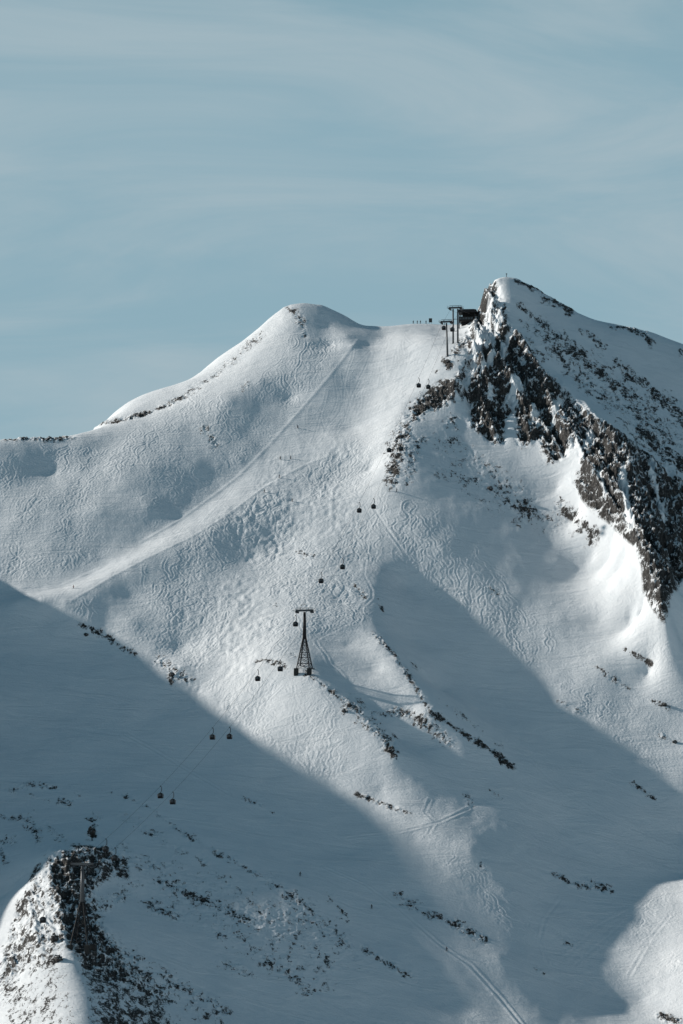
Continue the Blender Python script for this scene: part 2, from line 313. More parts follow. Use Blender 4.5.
track = np.zeros(UU.shape, np.float32)      # squiggly ski tracks
for pts, s in [([(-40, 445), (60, 440), (150, 420), (205, 385), (260, 345), (300, 330), (345, 335), (300, 400), (250, 455), (215, 485), (150, 530), (100, 560), (40, 580), (-40, 580)], .8),
               ([(70, 606), (110, 580), (160, 560), (215, 520), (262, 490), (300, 470), (345, 440), (380, 440), (388, 500), (380, 570), (366, 620), (310, 640), (310, 660), (240, 660), (200, 672), (150, 650), (110, 630)], 1.0),
               ([(365, 490), (420, 500), (470, 520), (500, 570), (520, 640), (500, 645), (440, 595), (390, 560)], 1.0),
               ([(400, 560), (470, 540), (518, 600), (560, 622), (600, 680), (640, 740), (690, 800), (640, 760), (560, 690), (520, 660), (440, 600)], 1.0),
               ([(200, 680), (260, 672), (330, 680), (350, 760), (370, 790), (300, 770), (230, 715)], 1.0),
               ([(430, 800), (470, 850), (500, 880), (540, 940), (520, 950), (470, 890), (420, 840)], .8), ([(625, 890), (690, 890), (690, 990), (640, 960)], .6), ([(600, 670), (690, 720), (690, 800), (640, 750)], .4)]:
    fill(track, pts, s, 4)
mogul = np.zeros(UU.shape, np.float32)
for p, w, s in [([(350, 470), (300, 500), (270, 560), (245, 620), (225, 670), (215, 700)], 26, .75), ([(250, 540), (210, 600), (190, 640)], 30, .4), ([(340, 500), (330, 580)], 30, .45), ([(215, 680), (225, 700)], 14, 1.0), ([(330, 470), (290, 480), (230, 540)], 18, .6)]:
    stroke(mogul, p, w, s)
mogul = blur(mogul, 5)
groom = np.zeros(UU.shape, np.float32)
fill(groom, [(352, 337), (438, 326), (445, 350), (430, 385), (400, 412), (350, 440), (305, 462), (265, 487), (225, 516), (190, 537), (150, 556), (110, 576), (66, 602), (-40, 606), (-40, 594), (40, 590), (105, 566), (140, 543), (180, 520), (220, 490), (262, 452), (300, 410), (330, 375)], 1.0, 3)

# project every grid point and read the survey
U, V = proj(GX, GY, Z)
front = (GY > 1200)
def survey(m):
    u = np.clip(U + 40, 0, m.shape[1] - 2); v = np.clip(V, 0, m.shape[0] - 2)
    iu, iv = u.astype(int), v.astype(int); a, b = u - iu, v - iv
    r = (m[iv, iu] * (1 - a) + m[iv, iu + 1] * a) * (1 - b) + (m[iv + 1, iu] * (1 - a) + m[iv + 1, iu + 1] * a) * b
    return r * ((U > -39) & (U < W + 38) & (V > 0) & (V < H + 78) & front)
# what lies behind a crest keeps only thin snow-covered rock
ang = (Z) / np.maximum(GY, 1)
vis = (ang >= np.maximum.accumulate(np.where(GY > 1000, ang, -9), axis=0) - 0.0012) | (GY < 1000)
visf = blur(vis.astype(np.float32), 2)
RK = survey(rock) * (0.35 + 0.65 * visf); pat = np.clip(.62 + 1.0 * fbm(GX / 32, GY / 46, 3, 61), 0, 1); TR = survey(track) * vis * pat; MG = survey(mogul) * vis * np.clip(.75 + .9 * fbm(GX / 26, GY / 36, 2, 67), .1, 1.2); GR = survey(groom) * vis

# rock relief
D = (slice(iy0, iy1), slice(ix0, ix1))
xd, yd, zd = GX[D], GY[D], Z[D]
rk = RK[D]; rsm = np.clip(blur(rk, 3) * 1.1, 0, 1); fc = survey(blur(face, 1))[D]
a1 = fbm(xd / 17 + zd / 40, zd / 26 - yd / 50, 3, 3, .55, True)
a2 = fbm(xd / 6.5 + zd / 22, zd / 7.5 + yd / 23, 3, 9, .55, True)
a3 = fbm(xd / 2.6, zd / 2.4 + yd / 6, 2, 23, .5, True)
dz = fc * ((a1 - 0.9) * 5.8 + (a2 - 0.9) * 3.2) + rsm * rsm * ((a2 - 0.9) * 1.6 + (a3 - .7) * 1.3)
# gentle wind relief of the snow
dz += (1 - rsm) * (fbm(xd / 60, yd / 75, 3, 31) * 1.1 + fbm(xd / 16, yd / 24, 3, 41) * 0.22)
# moguls
mg = MG[D]
m = gnoise(xd / 3.6 + gnoise(xd / 15, yd / 15, 77) * .8, yd / 5.2, 51) + 0.5 * gnoise(xd / 2.0, yd / 3.0, 52)
dz += mg * m * 0.5
fade = np.clip((219 - np.abs(xd)) / 16, 0, 1) * np.clip((yd - 1380) / 25, 0, 1) * np.clip((2067 - yd) / 16, 0, 1)
Z[D] += dz * fade

# ---- ski tracks pressed into the snow, drawn as turns down the fall line
zs = blur(Z[D], 8)
gyy, gxx = np.gradient(zs, DY, DX)
tr = TR[D]; gr = GR[D]
dep = np.zeros_like(zs)
ny, nx = zs.shape
def splat(px, py, depth, width=0.47):
    fi = (py - yd[0, 0]) / DY; fj = (px - xd[0, 0]) / DX
    bi, bj = np.round(fi).astype(int), np.round(fj).astype(int)
    for di in range(-3, 4):
        for dj in range(-3, 4):
            i, j = bi + di, bj + dj
            ok = (i >= 0) & (i < ny) & (j >= 0) & (j < nx)
            r = np.hypot((i - fi) * DY, (j - fj) * DX) / width
            val = np.where(depth > 0, depth * (-np.exp(-r * r) + 0.75 * np.exp(-((r - 1.9) ** 2) * 2.2)), -depth * np.exp(-r * r * .6))
            i, j, val = i[ok], j[ok], val[ok]
            np.minimum.at(dep, (i, j), np.where(val < 0, val, 0)); np.maximum.at(berm, (i, j), np.where(val > 0, val, 0))
berm = np.zeros_like(zs)
def run(x, y, n, amp, wl, ph, depth, sel=None, step=0.42):
    """many skiers at once; x, y, amp ... are arrays"""
    s = 0.0; X_, Y_, D_ = [], [], []
    jit = np.zeros(len(x)); bend = rng.normal(0, .3, len(x))
    for k in range(n):
        j = np.clip(((x - xd[0, 0]) / DX).astype(int), 0, nx - 1); i = np.clip(((y - yd[0, 0]) / DY).astype(int), 0, ny - 1)
        gx_, gy_ = -gxx[i, j], -gyy[i, j]; nn = np.hypot(gx_, gy_) + 1e-6; gx_ /= nn; gy_ /= nn
        jit = .92 * jit + rng.normal(0, .17, len(x)); ph = ph + step * 2 * math.pi / wl * np.clip(1 + jit, .15, 2.4)
        th = amp * np.cos(ph) + bend
        cx, cy = gx_ * np.cos(th) - gy_ * np.sin(th), gx_ * np.sin(th) + gy_ * np.cos(th)
        x = x + cx * step; y = y + cy * step
        mm = sel[i, j] if sel is not None else 1
        X_.append(x); Y_.append(y); D_.append(depth * mm * np.minimum(1, min(k, n - k) / 12))
    X_, Y_, D_ = map(np.concatenate, (X_, Y_, D_))
    ok = D_ > 0.02
    splat(X_[ok], Y_[ok], D_[ok])
w_ = tr * vis[D]; cand = np.flatnonzero(w_.ravel() > 0.25)
wv, uv_ = V[D].ravel()[cand], U[D].ravel()[cand]
trk = np.clip(tr * 1.3, 0, 1) * (1 - gr * .8) * (1 - np.clip(rk * 2, 0, 1))
for (NT, steps, dlo, dhi) in ((500, 60, .08, .30), (800, 130, .06, .30), (420, 260, .06, .26)):
    pick = rng.choice(cand, NT, replace=False)
    run(xd.ravel()[pick], yd.ravel()[pick], steps, rng.uniform(.25, 1.15, NT), rng.uniform(7, 19, NT), rng.uniform(0, 6.28, NT), rng.uniform(dlo, dhi, NT), trk)
# groomed run: fine straight lines down the run
cand = np.flatnonzero((gr * vis[D]).ravel() > 0.5)
pick = rng.choice(cand, 260, replace=False)
run(xd.ravel()[pick], yd.ravel()[pick], 130, rng.uniform(.05, .35, 260), rng.uniform(30, 60, 260), rng.uniform(0, 6.28, 260), rng.uniform(.03, .08, 260), gr)

# single long tracks and the edges of the run, given as lines on the slope
def on_slope(pts, sub=0.5):
    out = []
    for a, b in zip(pts[:-1], pts[1:]):
        n = max(2, int(math.hypot(a[0] - b[0], a[1] - b[1]) / sub))
        for i in range(n):
            out.append((a[0] + (b[0] - a[0]) * i / n, a[1] + (b[1] - a[1]) * i / n))
    return out
col_v = {}
def hit(u, v, z_off=0.0):
    """first point of the finished slope on the sight line"""
    r = ray(u, v); Yv = Y[iy0:iy1]
    xs = r[0] * Yv / r[1]; zz = r[2] * Yv / r[1]
    j = np.clip((xs - xd[0, 0]) / DX, 0, nx - 1.001); jj = j.astype(int); t = j - jj
    row = np.arange(ny)
    g = Z[D][row, jj] * (1 - t) + Z[D][row, jj + 1] * t
    above = g + z_off > zz
    k = int(np.argmax(above))
    if not above[k]: k = ny - 1
    if k > 0:
        d0, d1 = zz[k - 1] - g[k - 1] - z_off, zz[k] - g[k] - z_off
        s = d0 / (d0 - d1 + 1e-9)
    else: s = 0
    yv = Yv[k - 1] + (Yv[k] - Yv[k - 1]) * s if k else Yv[0]
    return np.array([r[0] / r[1] * yv, yv, r[2] / r[1] * yv])
def ground(x, y):
    j = np.clip((x - xd[0, 0]) / DX, 0, nx - 1.001); i = np.clip((y - yd[0, 0]) / DY, 0, ny - 1.001)
    jj, ii = int(j), int(i); t, s = j - jj, i - ii; q = Z[D]
    return (q[ii, jj] * (1 - t) + q[ii, jj + 1] * t) * (1 - s) + (q[ii + 1, jj] * (1 - t) + q[ii + 1, jj + 1] * t) * s
def groove(pts, depth, width):
    P = np.array([hit(u, v) for (u, v) in on_slope(pts, 1.0)])
    Q = []
    for a, b in zip(P[:-1], P[1:]):
        n = max(1, int(np.linalg.norm((b - a)[:2]) / 0.3))
        if n > 60: continue
        for i in range(n): Q.append(a + (b - a) * i / n)
    Q = np.array(Q)
    splat(Q[:, 0], Q[:, 1], np.full(len(Q), depth), width)
groove([(374, 508), (388, 530), (410, 560)], .26, .7)
groove([(125, 735), (150, 748), (190, 772), (230, 795)], .22, .8)
groove([(325, 868), (365, 885), (400, 910), (440, 945), (470, 965), (500, 998), (530, 1035)], .22, .8)
groove([(366, 560), (364, 575), (372, 590), (372, 598), (360, 610), (354, 620), (340, 628), (316, 640), (318, 645), (326, 655), (330, 665), (338, 670), (345, 679)], .13, .7)
groove([(0, 540), (40, 552), (80, 550)], .2, .8)
groove([(345, 838), (400, 832), (440, 822), (470, 808)], .14, .7)
groove([(562, 960), (600, 925), (640, 905)], .1, .8); groove([(575, 965), (610, 935), (650, 900)], .09, .7); groove([(630, 975), (650, 940), (670, 915)], .12, .8)
groove([(430, 800), (425, 812), (435, 822), (428, 835)], .1, .7)
groove([(560, 900), (545, 920), (540, 940), (548, 965)], .15, .7); groove([(490, 720), (560, 790), (600, 815), (683, 850)], .1, .8)
for pts, dpt in (([(410, 430), (380, 444), (345, 452), (312, 462), (280, 478), (262, 489), (225, 517), (190, 538), (150, 557), (112, 577), (70, 602)], -.7), ([(358, 340), (330, 376), (300, 411), (262, 453), (240, 475), (220, 491), (180, 520), (140, 543)], -.7), ([(100, 568), (60, 586), (10, 588)], -.5), ([(358, 350), (378, 350)], -.4)):
    groove(pts, dpt * .26, .85)
Z[D] += dep + berm

# ------------------------------------------------------------------ mesh
def grid_mesh(name):
    nyy, nxx = Z.shape
    me = bpy.data.meshes.new(name)
    co = np.stack([GX, GY, Z], -1).reshape(-1, 3).astype(np.float32)
    idx = np.arange(nyy * nxx).reshape(nyy, nxx)
    q = np.stack([idx[:-1, :-1], idx[:-1, 1:], idx[1:, 1:], idx[1:, :-1]], -1).reshape(-1, 4)
    me.vertices.add(len(co)); me.vertices.foreach_set('co', co.ravel())
    me.loops.add(q.size); me.loops.foreach_set('vertex_index', q.ravel().astype(np.int32))
    me.polygons.add(len(q)); me.polygons.foreach_set('loop_start', np.arange(0, q.size, 4, dtype=np.int32))
    me.polygons.foreach_set('use_smooth', np.ones(len(q), bool))
    me.update(calc_edges=True)
    for nm, arr in (('rock', RK), ('groomed', GR), ('tracked', np.clip(TR + MG, 0, 1))):
        at_ = me.attributes.new(nm, 'FLOAT', 'POINT'); at_.data.foreach_set('value', arr.ravel().astype(np.float32))
    return me

# ------------------------------------------------------------------ materials
class NT_:
    def __init__(self, name):
        self.m = bpy.data.materials.new(name); self.m.use_nodes = True
        self.t = self.m.node_tree; self.b = self.t.nodes['Principled BSDF']
    def n(self, typ, **k):
        x = self.t.nodes.new(typ)
        for a, v in k.items():
            if isinstance(a, str) and a.startswith('i_'): x.inputs[a[2:].replace('_', ' ')].default_value = v
            else: setattr(x, a, v)
        return x
    def l(self, a, b): self.t.links.new(a, b)
    def math(self, op, a, b=None, c=None, clamp=False):
        x = self.n('ShaderNodeMath', operation=op, use_clamp=clamp)
        for i, s in enumerate((a, b, c)):
            if s is None: continue
            if hasattr(s, 'links'): self.l(s, x.inputs[i])
            else: x.inputs[i].default_value = s
        return x.outputs[0]
    def noise(self, vec, scale, detail=4, rough=.55, dist=0):
        x = self.n('ShaderNodeTexNoise'); self.l(vec, x.inputs['Vector'])
        x.inputs['Scale'].default_value = scale; x.inputs['Detail'].default_value = detail; x.inputs['Roughness'].default_value = rough; x.inputs['Distortion'].default_value = dist
        return x.outputs['Fac']
    def ramp(self, fac, stops):
        x = self.n('ShaderNodeValToRGB'); self.l(fac, x.inputs[0]); e = x.color_ramp.elements
        while len(e) < len(stops): e.new(0.5)
        for q, (p, c) in zip(e, stops): q.position = p; q.color = (*c, 1)
        return x.outputs[0]
    def mix(self, fac, a, b):
        x = self.n('ShaderNodeMix', data_type='RGBA')
        for s, v in ((x.inputs[0], fac), (x.inputs[6], a), (x.inputs[7], b)):
            if hasattr(v, 'links'): self.l(v, s)
            else: s.default_value = v if isinstance(v, (int, float)) else (*v, 1)
        return x.outputs[2]
    def maprange(self, v, a, b, c, d):
        x = self.n('ShaderNodeMapRange'); x.interpolation_type = 'SMOOTHSTEP'; self.l(v, x.inputs[0])
        for i, q in enumerate((a, b, c, d)): x.inputs[i + 1].default_value = q
        return x.outputs[0]

def terrain_material():
    k = NT_('snow and rock'); b = k.b
    geo = k.n('ShaderNodeNewGeometry'); pos = geo.outputs['Position']
    A = lambda nm: k.n('ShaderNodeAttribute', attribute_name=nm).outputs['Fac']
    sep = k.n('ShaderNodeSeparateXYZ'); k.l(geo.outputs['Normal'], sep.inputs[0])
    mp = k.n('ShaderNodeMapping'); k.l(pos, mp.inputs[0]); mp.inputs['Rotation'].default_value = (math.radians(25), math.radians(32), 0); mp.inputs['Scale'].default_value = (1.0, .55, .45)
    strata = k.noise(mp.outputs[0], .55, 5, .62, .6)
    fine_ = k.noise(pos, 1.15, 5, .72)
    big = k.noise(pos, .09, 3, .5)
    r = A('rock')
    x = k.math('MULTIPLY_ADD', strata, 1.6, -.80)
    x = k.math('ADD', x, k.math('MULTIPLY_ADD', fine_, 1.5, -.75))
    x = k.math('ADD', x, k.math('MULTIPLY_ADD', k.noise(mp.outputs[0], .24, 3, .55, .8), 1.5, -.75))
    x = k.math('ADD', x, k.math('MULTIPLY_ADD', k.noise(pos, 2.4, 3, .6), .9, -.45))
    x = k.math('ADD', x, k.math('MULTIPLY_ADD', big, .4, -.2))
    x = k.math('ADD', x, k.math('MULTIPLY_ADD', sep.outputs['Z'], -.9, .62))     # snow lies on what is flatter
    gate = k.maprange(r, .05, .22, 0, 1)
    s = k.math('ADD', r, x)
    fac = k.math('MULTIPLY', k.maprange(s, .43, .57, 0, 1), gate)
    rn = k.noise(mp.outputs[0], 1.5, 6, .72); rn2 = k.noise(pos, .12, 3, .5)
    rc = k.ramp(rn, [(.30, (.010, .010, .011)), (.5, (.065, .062, .060)), (.68, (.22, .205, .19))])
    rc = k.mix(k.maprange(rn2, .45, .65, 0, .3), rc, (.060, .050, .041))
    sn = k.noise(pos, .035, 4, .55); sf = k.noise(pos, .9, 3, .6)
    sc_ = k.ramp(sn, [(.3, (.755, .775, .795)), (.7, (.81, .82, .83))])
    mp2 = k.n('ShaderNodeMapping'); k.l(pos, mp2.inputs[0]); mp2.inputs['Rotation'].default_value = (0, 0, math.radians(-28)); mp2.inputs['Scale'].default_value = (.03, .11, .11)
    cr = k.noise(mp2.outputs[0], 1.0, 6, .65, 1.2); cr2 = k.noise(pos, .16, 5, .65)
    sc_ = k.mix(k.maprange(cr, .46, .66, 0, .5), sc_, (.705, .73, .75))
    sc_ = k.mix(k.maprange(cr2, .5, .7, 0, .35), sc_, (.83, .838, .845))
    sc_ = k.mix(k.maprange(sf, .52, .75, 0, .2), sc_, (.68, .705, .73))
    col = k.mix(fac, sc_, rc); k.l(col, b.inputs['Base Color'])
    b.inputs['Roughness'].default_value = .75
    b.inputs['Specular IOR Level'].default_value = .12
    # bumps
    h = k.math('MULTIPLY', k.math('MULTIPLY', k.noise(pos, .9, 5, .6), .26), k.math('MULTIPLY_ADD', A('groomed'), -.75, 1))
    h = k.math('ADD', h, k.math('MULTIPLY', cr, 1.0))
    tb = k.math('MULTIPLY', k.math('MULTIPLY', k.noise(pos, .55, 3, .6, 1.5), .22), A('tracked'))
    h = k.math('ADD', h, tb)
    hr = k.math('MULTIPLY', k.math('MULTIPLY', k.noise(mp.outputs[0], 1.1, 6, .72), 4.5), fac)
    h = k.math('ADD', h, hr)
    bump = k.n('ShaderNodeBump'); bump.inputs['Strength'].default_value = .8; bump.inputs['Distance'].default_value = 1.0
    k.l(h, bump.inputs['Height']); k.l(bump.outputs[0], b.inputs['Normal'])
    return k.m

terrain = bpy.data.objects.new('terrain', grid_mesh('terrain')); C.objects.link(terrain)
terrain.data.materials.append(terrain_material())
terrain['kind'] = 'structure'; terrain['label'] = 'snow covered mountain with two summits and a dark rock face'

# ------------------------------------------------------------------ object helpers
def simple(name, col, rough=.5, metal=0.0, var=.25, scale=2.0):
    k = NT_(name); tcn = k.n('ShaderNodeTexCoord')
    nz = k.noise(tcn.outputs['Object'], scale, 4, .6)
    c = k.mix(nz, [x * (1 - var) for x in col], [x * (1 + var) for x in col]); k.l(c, k.b.inputs['Base Color'])
    k.b.inputs['Roughness'].default_value = rough; k.b.inputs['Metallic'].default_value = metal; k.b.inputs['Specular IOR Level'].default_value = .2
    return k.m
M_STEEL = simple('galvanised steel', (.10, .105, .11), .5, .3)
M_DARKSTEEL = simple('dark steel', (.016, .017, .019), .6, .1)
M_CONCRETE = simple('concrete', (.035, .035, .034), .9)
M_CABIN = simple('cabin lacquer', (.009, .010, .012), .5)
M_GLASS = simple('tinted cabin glass', (.05, .062, .07), .2, 0, .1)
M_ROPE = simple('steel rope', (.05, .052, .055), .6, .2)
M_ROOF = simple('dark roof cladding', (.014, .015, .017), .6)
M_WALL = simple('dark station wall', (.012, .012, .012), .7)
M_BOARD = simple('board', (.05, .05, .05), .7)
M_SKI = simple('ski', (.06, .06, .07), .4)
M_SKIN = simple('skin', (.45, .28, .2), .6)
JACK = [simple('jacket ' + n, c, .8) for n, c in (('black', (.02, .02, .022)), ('navy', (.02, .03, .06)), ('red', (.22, .03, .025)), ('grey', (.07, .07, .075)), ('dark green', (.025, .05, .04)))]
M_TROUS = simple('dark ski trousers', (.018, .018, .02), .8)
M_HELM = simple('helmet', (.03, .03, .033), .4)
def rock_material():
    k = NT_('bare rock'); tcn = k.n('ShaderNodeTexCoord'); o = tcn.outputs['Object']
    geo = k.n('ShaderNodeNewGeometry'); sp = k.n('ShaderNodeSeparateXYZ'); k.l(geo.outputs['Normal'], sp.inputs[0])
    c = k.ramp(k.noise(o, .9, 6, .65), [(.3, (.012, .012, .012)), (.5, (.035, .032, .030)), (.75, (.10, .088, .075))])
    s = k.math('ADD', sp.outputs['Z'], k.math('MULTIPLY_ADD', k.noise(o, 1.1, 4, .6), 1.6, -.8))
    c = k.mix(k.maprange(s, .66, .76, 0, 1), c, (.70, .72, .74)); k.l(c, k.b.inputs['Base Color']); k.b.inputs['Roughness'].default_value = .85
    bmp = k.n('ShaderNodeBump'); bmp.inputs['Distance'].default_value = .6; k.l(k.noise(o, 1.4, 5, .65), bmp.inputs['Height']); k.l(bmp.outputs[0], k.b.inputs['Normal'])
    return k.m
M_ROCK = rock_material()

def bar(bm, a, b, r, n=8, r2=None):
    a, b = Vector(a), Vector(b); d = b - a
    q = bmesh.ops.create_cone(bm, cap_ends=True, segments=n, radius1=r, radius2=r if r2 is None else r2, depth=d.length)
    mt = Matrix.Translation((a + b) / 2) @ d.to_track_quat('Z', 'Y').to_matrix().to_4x4()
    bmesh.ops.transform(bm, matrix=mt, verts=q['verts'])
def box(bm, c, s, bev=0.0, rot=None):
    q = bmesh.ops.create_cube(bm, size=1)
    bmesh.ops.scale(bm, vec=s, verts=q['verts'])
    if bev:
        ed = list({e for v in q['verts'] for e in v.link_edges})
        r = bmesh.ops.bevel(bm, geom=ed, offset=bev, segments=2, affect='EDGES', profile=.6)
        vs = list({v for f_ in r['faces'] for v in f_.verts} | {v for v in q['verts'] if v.is_valid})
    else: vs = q['verts']
    mt = Matrix.Translation(Vector(c)) @ (rot.to_4x4() if rot else Matrix())
    bmesh.ops.transform(bm, matrix=mt, verts=vs)
    return vs
def obj(name, bm, mat, parent=None, smooth=False):
    me = bpy.data.meshes.new(name); bm.to_mesh(me); bm.free()
    if smooth:
        for p in me.polygons: p.use_smooth = True
    for m_ in (mat if isinstance(mat, (list, tuple)) else [mat]): me.materials.append(m_)
    o = bpy.data.objects.new(name, me); C.objects.link(o)
    if parent: o.parent = parent
    return o
def tag(o, label, cat, group=None):
    o['label'] = label; o['category'] = cat
    if group: o['group'] = group
    return o
def thing(name, label, cat, loc=(0, 0, 0), rz=0.0, group=None):
    o = bpy.data.objects.new(name, None); C.objects.link(o); o.location = loc; o.rotation_euler = (0, 0, rz); o.empty_display_size = .5
    return tag(o, label, cat, group)
def dup(root, loc, rz, label):
    r = root.copy(); C.objects.link(r); r.location = loc; r.rotation_euler = (0, 0, rz); r['label'] = label
    for ch in list(root.children):
        c = ch.copy(); C.objects.link(c); c.parent = r
        for g in list(ch.children):
            d = g.copy(); C.objects.link(d); d.parent = c
    return r
BM = bmesh.new

# ------------------------------------------------------------------ pylons
def sheaves(parent, x, z):
    bm = BM(); box(bm, (x, 0, z + .05), (.34, 5.4, .62)); o = obj('sheave_beam', bm, M_DARKSTEEL, parent)
    bm = BM()
    for i in range(8):
        y = -2.3 + i * .657
        bar(bm, (x - .12, y, z - .26), (x + .12, y, z - .26), .34, 10)
    obj('sheave_wheels', bm, M_STEEL, o)
def crossarm(parent, z, half, walk=True):
    bm = BM(); box(bm, (0, 0, z + .75), (half * 2 + 1.2, .8, 1.0), .08); obj('crossarm', bm, M_STEEL, parent)
    for s in (-1, 1): sheaves(parent, s * half, z)
    if walk:
        for s in (-1, 1):
            bm = BM(); box(bm, (s * half + s * .75, 0, z + .45), (.8, 5.6, .12))
            for y in (-2.6, 0, 2.6): bar(bm, (s * half + s * 1.0, y, z + .45), (s * half + s * 1.0, y, z + 1.5), .05, 5)
            bar(bm, (s * half + s * 1.0, -2.6, z + 1.5), (s * half + s * 1.0, 2.6, z + 1.5), .05, 5)
            obj('catwalk', bm, M_DARKSTEEL, parent)
        bm = BM()
        for s in (-1, 1):
            bar(bm, (s * half * .55, 0, z + .7), (s * half * .55, 0, z + 1.9), .09, 6)
        bar(bm, (-half * 1.1, 0, z + 1.9), (half * 1.1, 0, z + 1.9), .12, 6)
        obj('lifting_frame', bm, M_DARKSTEEL, parent)
def lattice_pylon(label, base, h, half, rz):
    t = thing('lattice_pylon', label, 'lift pylon', base, rz, 'lattice pylons of the gondola lift')
    k = .56 * h; bw, tw = h * .118, .55
    cor = [(-1, -1), (1, -1), (1, 1), (-1, 1)]
    P = lambda c, z: Vector((c[0] * (bw + (tw - bw) * z / k), c[1] * (bw * .9 + (tw - bw * .9) * z / k), z))
    for c in cor:
        bm = BM(); bar(bm, P(c, -2.5), P(c, k), .27, 8); obj('leg', bm, M_DARKSTEEL, t)
    bm = BM(); zs_ = [0, .2, .38, .54, .68, .80, .90, 1.0]
    for a, b in zip(zs_[:-1], zs_[1:]):
        for i in range(4):
            c, d = cor[i], cor[(i + 1) % 4]
            bar(bm, P(c, a * k), P(d, b * k), .10, 5); bar(bm, P(d, a * k), P(c, b * k), .10, 5); bar(bm, P(c, b * k), P(d, b * k), .10, 5)
    obj('lattice_bracing', bm, M_DARKSTEEL, t)
    bm = BM(); bar(bm, (0, 0, k - .3), (0, 0, h), 1.0, 16, .55); obj('mast', bm, M_STEEL if 'shaded' in label else M_DARKSTEEL, t, True)
    crossarm(t, h, half)
    for c in cor:
        bm = BM(); q = P(c, 0); box(bm, (q.x, q.y, -1.0), (1.9, 1.9, 3.6), .12); obj('footing', bm, M_CONCRETE, t)
    bm = BM(); bar(bm, (.75, -.8, k), (.62, -.7, h - .3), .05, 5); bar(bm, (1.1, -.8, k), (.95, -.7, h - .3), .05, 5)
    for i in range(20):
        z = k + (h - k - .5) * i / 20; bar(bm, (.74, -.8, z), (1.08, -.8, z), .03, 4)
    obj('ladder', bm, M_STEEL, t)
    return t
def tube_pylon(label, base, h, half, rz, twin=False, lean=0.0):
    t = thing('twin_pylon' if twin else 'tube_pylon', label, 'lift pylon', base, rz)
    xs = (-1.35, 1.35) if twin else (0,)
    for x in xs:
        bm = BM(); bar(bm, (x + lean, 0, -3), (x, 0, h), .62 if not twin else .55, 14, .42); obj('mast', bm, M_STEEL, t, True)
        bm = BM(); box(bm, (x + lean, 0, -1.6), (2.0, 2.0, 2.4), .1); obj('footing', bm, M_CONCRETE, t)
    if twin:
        for z in (h * .35, h * .7):
            bm = BM(); bar(bm, (xs[0], 0, z), (xs[1], 0, z), .16, 8); obj('cross_brace', bm, M_STEEL, t)
    crossarm(t, h, half)
    return t
vz = lambda u, v, Y_: at(u, v, Y_)[2]
def stand(u, v):
    p = hit(u, v); return p
pm = stand(304.5, 670); pl = stand(82, 949) + np.array([0, 0, 1.0]); ps = stand(446.5, 356); pt_ = stand(455.5, 343)
dirv = pm - pl; RZ = -math.atan2(dirv[0], dirv[1])
hm = vz(303, 612, pm[1]) - pm[2]; hl = vz(81, 866, pl[1]) - pl[2]; hs = vz(445, 323, ps[1]) - ps[2]; ht = vz(454, 309, pt_[1]) - pt_[2]
print('pylons', pm, hm, pl, hl, ps, hs, pt_, ht)
RZ2 = -math.atan2(ps[0] - pm[0], ps[1] - pm[1])
lattice_pylon('tall dark lattice pylon standing alone on the snowy knoll in mid slope', pm, hm, 3.7, RZ2)
lattice_pylon('slim shaded lattice pylon on the dark rocky spur at lower left', pl, hl, 4.2, RZ)
tube_pylon('single tube pylon on bright snow below the summit station', ps, hs, 2.7, RZ2, lean=.7)
tube_pylon('taller twin-legged pylon right beside the summit station', pt_, ht, 3.1, RZ2, True)

# ------------------------------------------------------------------ summit station
stY = 2000.0
st = at(467.0, 321.5, stY)
S_ = thing('summit_station', 'dark flat-roofed lift station tucked behind the rock of the right summit', 'lift station', (st[0], st[1], st[2]), RZ2 * .4)
bm = BM(); box(bm, (.2, 5, 6.0), (10.4, 14, 1.7), .25); box(bm, (.6, 5, 7.0), (7.5, 10, .5), .1); rf = obj('roof', bm, M_ROOF, S_)
bm = BM(); box(bm, (.2, -2.06, 5.5), (10.0, .1, .3)); obj('roof_fascia', bm, M_DARKSTEEL, rf)
bm = BM(); box(bm, (-.4, 5.4, 1.5), (8.6, 13, 2.6), .08); wl = obj('wall', bm, M_WALL, S_)
for i in range(5):
    bm = BM(); box(bm, (-3.6 + i * 1.6, -1.14, 1.7), (1.2, .12, 1.2)); obj('window', bm, M_GLASS, wl)
bm = BM(); box(bm, (.4, 7, -2.4), (7.6, 9, 5.1)); obj('foundation', bm, M_WALL, S_)
for (x, y) in ((-4.4, -1.2), (4.4, -1.2), (-4.4, 11), (4.4, 11)):
    bm = BM(); bar(bm, (x, y, -5), (x, y, 5.1), .28, 10); obj('column', bm, M_DARKSTEEL, S_)
bm = BM(); box(bm, (.6, 6, 4.0), (6.8, 8, 2.3), .05); obj('machine_housing', bm, M_WALL, S_)

